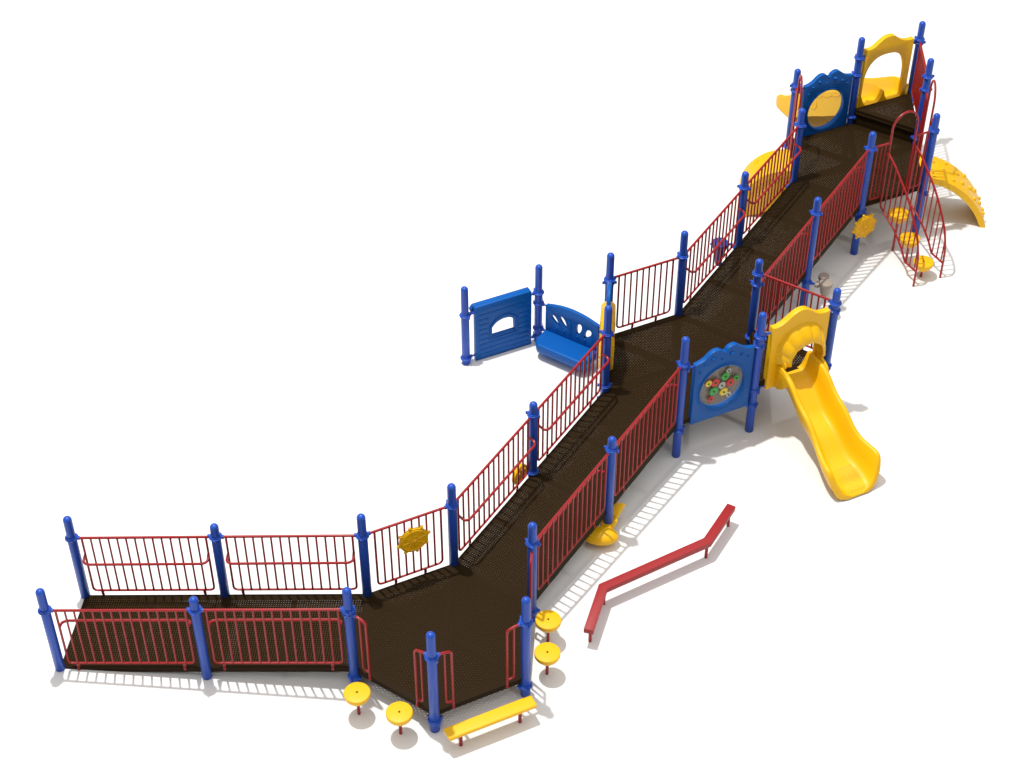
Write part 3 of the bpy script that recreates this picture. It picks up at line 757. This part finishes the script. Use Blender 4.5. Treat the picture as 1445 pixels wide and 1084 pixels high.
# blue bell drum outside the upper ramp
c = P['N1']-rn*.26; e = d2(150)
q = c+e*.13
m = MB(); m.lathe([(.03, .44), (.045, .47), (.055, .56), (.075, .66), (.10, .74), (.112, .78), (.105, .80), (.06, .805), (.001, .806)], V3(q), 20)
for k in range(6): a = k*pi/3; m.ball((q.x+.105*cos(a), q.y+.105*sin(a), .765), .022, 8)
o = m.build('bell_drum', 'navy', root, origin=V3(q, .6), auto=60); lab(o, 'dark blue bell-shaped play piece')
m = MB(); m.tube([V3(P['N1']+e*.05, .62), V3(P['N1']+e*.12, .62), V3(q, .62)], .014, 8); m.build('arm', 'post', o, origin=V3(q, .62))
# yellow drum outside ramp two
q = P['M1']-rn*.12+e*.10
m = MB(); m.lathe([(.001, -.035), (.09, -.034), (.125, -.022), (.132, 0), (.125, .022), (.09, .034), (.001, .035)], V3(q, .42), 28, axis=V3(e))
for k in range(8): a = 2*pi*k/8; m.ball(V3(q, .42)+V3(Vector((-e.y, e.x)))*.08*cos(a)+Vector((0, 0, .08*sin(a)))-V3(e)*.034, .014, 8)
o = m.build('play_disc', 'yellow', root, origin=V3(q, .42)); lab(o, 'thick round yellow play disc')
m = MB(); m.tube([V3(P['M1']+e*.05, .42), V3(P['M1']+e*.10, .42), V3(q, .42)], .015, 8); m.build('arm', 'post', o, origin=V3(q, .42))
# moulded seat round the foot of a ramp post
c = P['M2']
m = MB()
pr = [(max(.001, sin(pi*i/12)), -cos(pi*i/12)) for i in range(13)]
m.lathe([(r_*1.0, h*.09) for r_, h in pr], (c.x-.075, c.y-.165, .125), 32, None, .20, .125)
o = m.build('post_seat', 'yellow', root, origin=V3(c, .12), auto=60); lab(o, 'yellow moulded double seat around a post')
m = MB(); m.lathe([(.05, .19), (.075, .185), (.085, .17), (.085, .14), (.06, .12)], V3(c), 24)
m.tube([V3((c.x+.03, c.y-.05), .15), V3((c.x+.08, c.y+.03), .15), V3((c.x+.075, c.y+.11), .16)], .028, 10); m.build('collar', 'yellow', o, origin=V3(c, .16))
m = MB(); ax = Vector((.12, .55, .35)).normalized()
rows = []
for j in range(10):
    qq = j/9; cc = V3((c.x+.05, c.y+.10), .14)+ax*(.17*qq); r_ = .045+.035*qq**1.3
    ex = Vector((1, 0, 0)); ey = ax.cross(ex).normalized()
    rows.append([cc+ex*(r_*1.35*cos(2*pi*k/32)*(1+.05*cos(6*2*pi*k/32)))+ey*(r_*.75*sin(2*pi*k/32)) for k in range(32)])
m.grid(rows, closed_u=True); m.add(rows[0], [tuple(range(32))])
inn = [[cc_+(sum(r, Vector())/32-cc_)*.14 for cc_ in r] for r in rows[::-1]]; m.grid([rows[-1]]+inn, closed_u=True)
m.build('backrest', 'yellow', o, origin=V3(c, .2), auto=60)

# spinning drum panel between the two left posts of the middle deck
fr = frame('G', 'H')
m = MB(); m.plate(fr, [[(.10, .50), (.10, 1.38)]+smooth2([(.14, 1.42), (.25, 1.46), (.4, 1.50), (.55, 1.51), (.7, 1.48), (.85, 1.43), (.90, 1.39)], 4)+[(.90, .50)]], -.026, .026)
o = m.build('drum_panel', 'bplast', root, origin=fp(fr, .5, 0, .53), bevel=.008); lab(o, 'blue panel carrying a thick round yellow drum')
m = MB(); ax = V3(fr[2]); c3 = fp(fr, .50, 0, .93)
m.lathe([(.12, -.086), (.36, -.080), (.40, -.066), (.412, -.040), (.412, .040), (.40, .066), (.36, .080), (.12, .086)], c3, 48, axis=ax)
for s in (-1, 1):
    for k in range(16): a = 2*pi*k/16; d = V3(fr[1])*cos(a)+Vector((0, 0, 1))*sin(a); m.tube([c3+d*.14+ax*s*.080, c3+d*.385+ax*s*.072], .012, 6)
m.build('drum', 'yellow', o, origin=c3, auto=50)
m = MB(); m.tube(smooth([fp(fr, .30, 0, 1.40), fp(fr, .34, .0, 1.58), fp(fr, .5, 0, 1.66), fp(fr, .66, 0, 1.58), fp(fr, .70, 0, 1.40)], 6), .024, 10); m.build('top_loop', 'bplast', o, origin=fp(fr, .5, 0, 1.5))

# ------------------------------------------------------------------ ground-level wall and bench
fr = frame('X', 'Y')
win = [(.35, .315), (.35, .455)]+smooth2([(.35, .455), (.40, .51), (.46, .54), (.53, .55), (.60, .535), (.655, .49)], 4)[1:]+[(.665, .315)]
m = MB(); m.plate(fr, [[(.125, -.0+.006), (.125, .83), (.15, .842), (.87, .842), (.89, .83), (.89, .006)], win], -.028, .03)
wall = m.build('wall_panel', 'bplast', root, origin=fp(fr, .5, 0, 0), bevel=.008); lab(wall, 'blue playhouse wall with wooden-siding relief and an arched window')
m = MB()
for s in (-1, 1):
    for k in range(10):
        z = .055+k*.078
        def seg(t0, t1): m.box(fp(fr, (t0+t1)/2, s*(.030 if s > 0 else .028), z), V3(fr[1]), V3(fr[2]), (0, 0, 1), (t1-t0)/2, .004, .032)
        if .22 < z < .62: seg(.17, .30); seg(.715, .85)
        else: seg(.17, .85)
    for a_, b_ in (((.325, .28), (.325, .47)), ((.69, .28), (.69, .50)), ((.31, .285), (.705, .285))):
        m.tube([fp(fr, a_[0], s*.03, a_[1]), fp(fr, b_[0], s*.03, b_[1])], .011, 6)
    m.tube([fp(fr, t, s*.03, z) for t, z in smooth2([(.325, .47), (.39, .55), (.46, .585), (.53, .595), (.61, .58), (.69, .51)], 4)], .011, 6)
m.build('siding_relief', 'bplast', wall, origin=fp(fr, .5, 0, .4), bevel=.002)
m = MB(); m.plate(fr, [[(.11, .70), (.085, .78), (.125, .835), (.89, .835), (.92, .78), (.90, .70)]], .03, .085); m.build('roof_ledge', 'bplast', wall, origin=fp(fr, .5, .05, .8), bevel=.008)
k = MB()
for t0, t1, z in ((.07, .13, .755), (.88, .93, .765), (.07, .13, .085), (.88, .93, .085)): k.tube([fp(fr, t0, 0, z), fp(fr, t1, 0, z)], .012, 8)
k.build('fixing', 'post', wall, origin=fp(fr, .1, 0, .7))

fr = frame('Y', 'H')
bench = empty('bench', fp(fr, .5, 0, 0), parent=root); bench.location = fp(fr, .5, 0, 0)*K; lab(bench, 'blue plastic bench with slotted arched backrest')
top = smooth2([(.12, .635), (.2, .66), (.3, .685), (.4, .70), (.5, .705), (.6, .70), (.7, .685), (.8, .66), (.885, .635)], 3)
slots = []
for t, z, a, w, h in ((.262, .455, -38, .034, .088), (.385, .47, -30, .036, .094), (.605, .462, 14, .036, .092), (.735, .442, 28, .036, .084)):
    s_ = []
    for k in range(16):
        an = 2*pi*k/16; x, y = w*cos(an)*(1+.3*sin(an)), h*sin(an); r_ = radians(a); s_.append((t+x*cos(r_)+y*sin(r_), z-x*sin(r_)+y*cos(r_)))
    slots.append(s_)
m = MB(); m.plate(fr, [[(.12, .10)]+top+[(.885, .10)]]+slots, -.022, .022)
b_ = m.build('backrest', 'bplast', bench, origin=fp(fr, .5, 0, .5), bevel=.006)
m = MB()
for t, z in ((.29, .345), (.40, .35), (.49, .37), (.59, .345), (.70, .345)): m.ball(fp(fr, t, -.022, z), .013, 8)
m.tube([fp(fr, .49, -.022, .43), fp(fr, .475, -.022, .52)], .018, 8)
m.build('moulded_relief', 'bplast', b_, origin=fp(fr, .5, 0, .4))
o2, e2, n2 = fr
m = MB(); rows = []
def seatring(z, ins):
    pts = [(.115+ins, -.02), (.115+ins, -.24), (.18, -.335+ins), (.82, -.335+ins), (.895-ins, -.24), (.895-ins, -.02)]
    q = fillet([(a, b, 0) for a, b in pts], .06, 4); return [fp(fr, p_.x, p_.y, z) for p_ in q]
m.grid([seatring(.245, .05), seatring(.25, .02), seatring(.24, .006), seatring(.22, 0), seatring(.14, .012), seatring(.105, .03), seatring(.10, .05)], closed_u=True)
m.add(seatring(.245, .05), [tuple(range(len(seatring(.2, 0))))]); m.add(seatring(.10, .05), [tuple(range(len(seatring(.2, 0))))])
m.build('seat', 'bplast', bench, origin=fp(fr, .5, -.15, .2), auto=50)
k = MB()
for t0, t1, z in ((.07, .125, .61), (.88, .93, .62), (.07, .125, .21), (.88, .93, .14)): k.tube([fp(fr, t0, 0, z), fp(fr, t1, 0, z)], .012, 8)
k.build('fixing', 'post', bench, origin=fp(fr, .1, 0, .6))

# ------------------------------------------------------------------ freestanding yellow step bench and red balance beam
a = Vector((1.008, -.738)); b = Vector((1.835, -.263)); e = (b-a).normalized(); n = Vector((-e.y, e.x)); c = (a+b)/2
o = empty('step_bench', (c.x, c.y, 0), 'long low yellow plank bench on red legs beside the frontmost blue post', 'bench')
m = MB(); w = .072; ln = (b-a).length/2
ring = lambda z, i: [V3(c+e*p_.x+n*p_.y, z) for p_ in fillet([(0, -w+i, 0), (ln-i, -w+i, 0), (ln-i, w-i, 0), (-ln+i, w-i, 0), (-ln+i, -w+i, 0), (0, -w+i, 0)], .022, 4)][:-1]
m.grid([ring(.252, .014), ring(.250, .006), ring(.244, 0), ring(.212, 0), ring(.208, .004), ring(.206, .02)], closed_u=True)
m.add(ring(.252, .014), [tuple(range(len(ring(.2, 0))))]); m.add(ring(.206, .02), [tuple(range(len(ring(.2, 0))))])
m.build('plank', 'yellow', o, origin=V3(c, .25), auto=40)
for q in ((1.14, -.673), (1.70, -.352)):
    m = MB(); m.lathe([(.0185, 0), (.0185, .208)], V3(q), 16); m.build('leg', 'red', o, origin=V3(q))
pts = [Vector((2.338, .672)), Vector((2.470, 1.283)), Vector((3.582, 2.036)), Vector((3.857, 2.600))]
o = empty('balance_bar', (2.97, 1.64, 0), 'long red zigzag balance beam lying in front of the middle ramp', 'balance beam')
w = .051
def offs(s):
    out = []
    for i, p_ in enumerate(pts):
        if i == 0: t = (pts[1]-pts[0]).normalized(); nq = Vector((-t.y, t.x)); k = 1
        elif i == 3: t = (pts[3]-pts[2]).normalized(); nq = Vector((-t.y, t.x)); k = 1
        else:
            t1, t2 = (p_-pts[i-1]).normalized(), (pts[i+1]-p_).normalized(); n1, n2_ = Vector((-t1.y, t1.x)), Vector((-t2.y, t2.x)); nq = (n1+n2_).normalized(); k = 1/nq.dot(n1)
        out.append(p_+nq*w*s*k)
    return out
l_, r_ = offs(1), offs(-1); m = MB(); zt, zb = .265, .200
rows = [[V3(l_[i], zt), V3(r_[i], zt), V3(r_[i], zb), V3(l_[i], zb)] for i in range(4)]
m.grid(rows, closed_u=True); m.add(rows[0], [(0, 1, 2, 3)]); m.add(rows[3], [(0, 1, 2, 3)])
m.build('beam', 'redbeam', o, origin=V3((2.97, 1.64), .25), bevel=.004)
for q in ((2.358, .745), (2.485, 1.272), (3.582, 2.03), (3.835, 2.53)):
    m = MB(); m.lathe([(.0175, 0), (.0175, zb+.001)], V3(q), 16); m.build('leg', 'redbeam', o, origin=V3(q))

for o in bpy.data.objects:
    if '_o' in o: del o['_o']
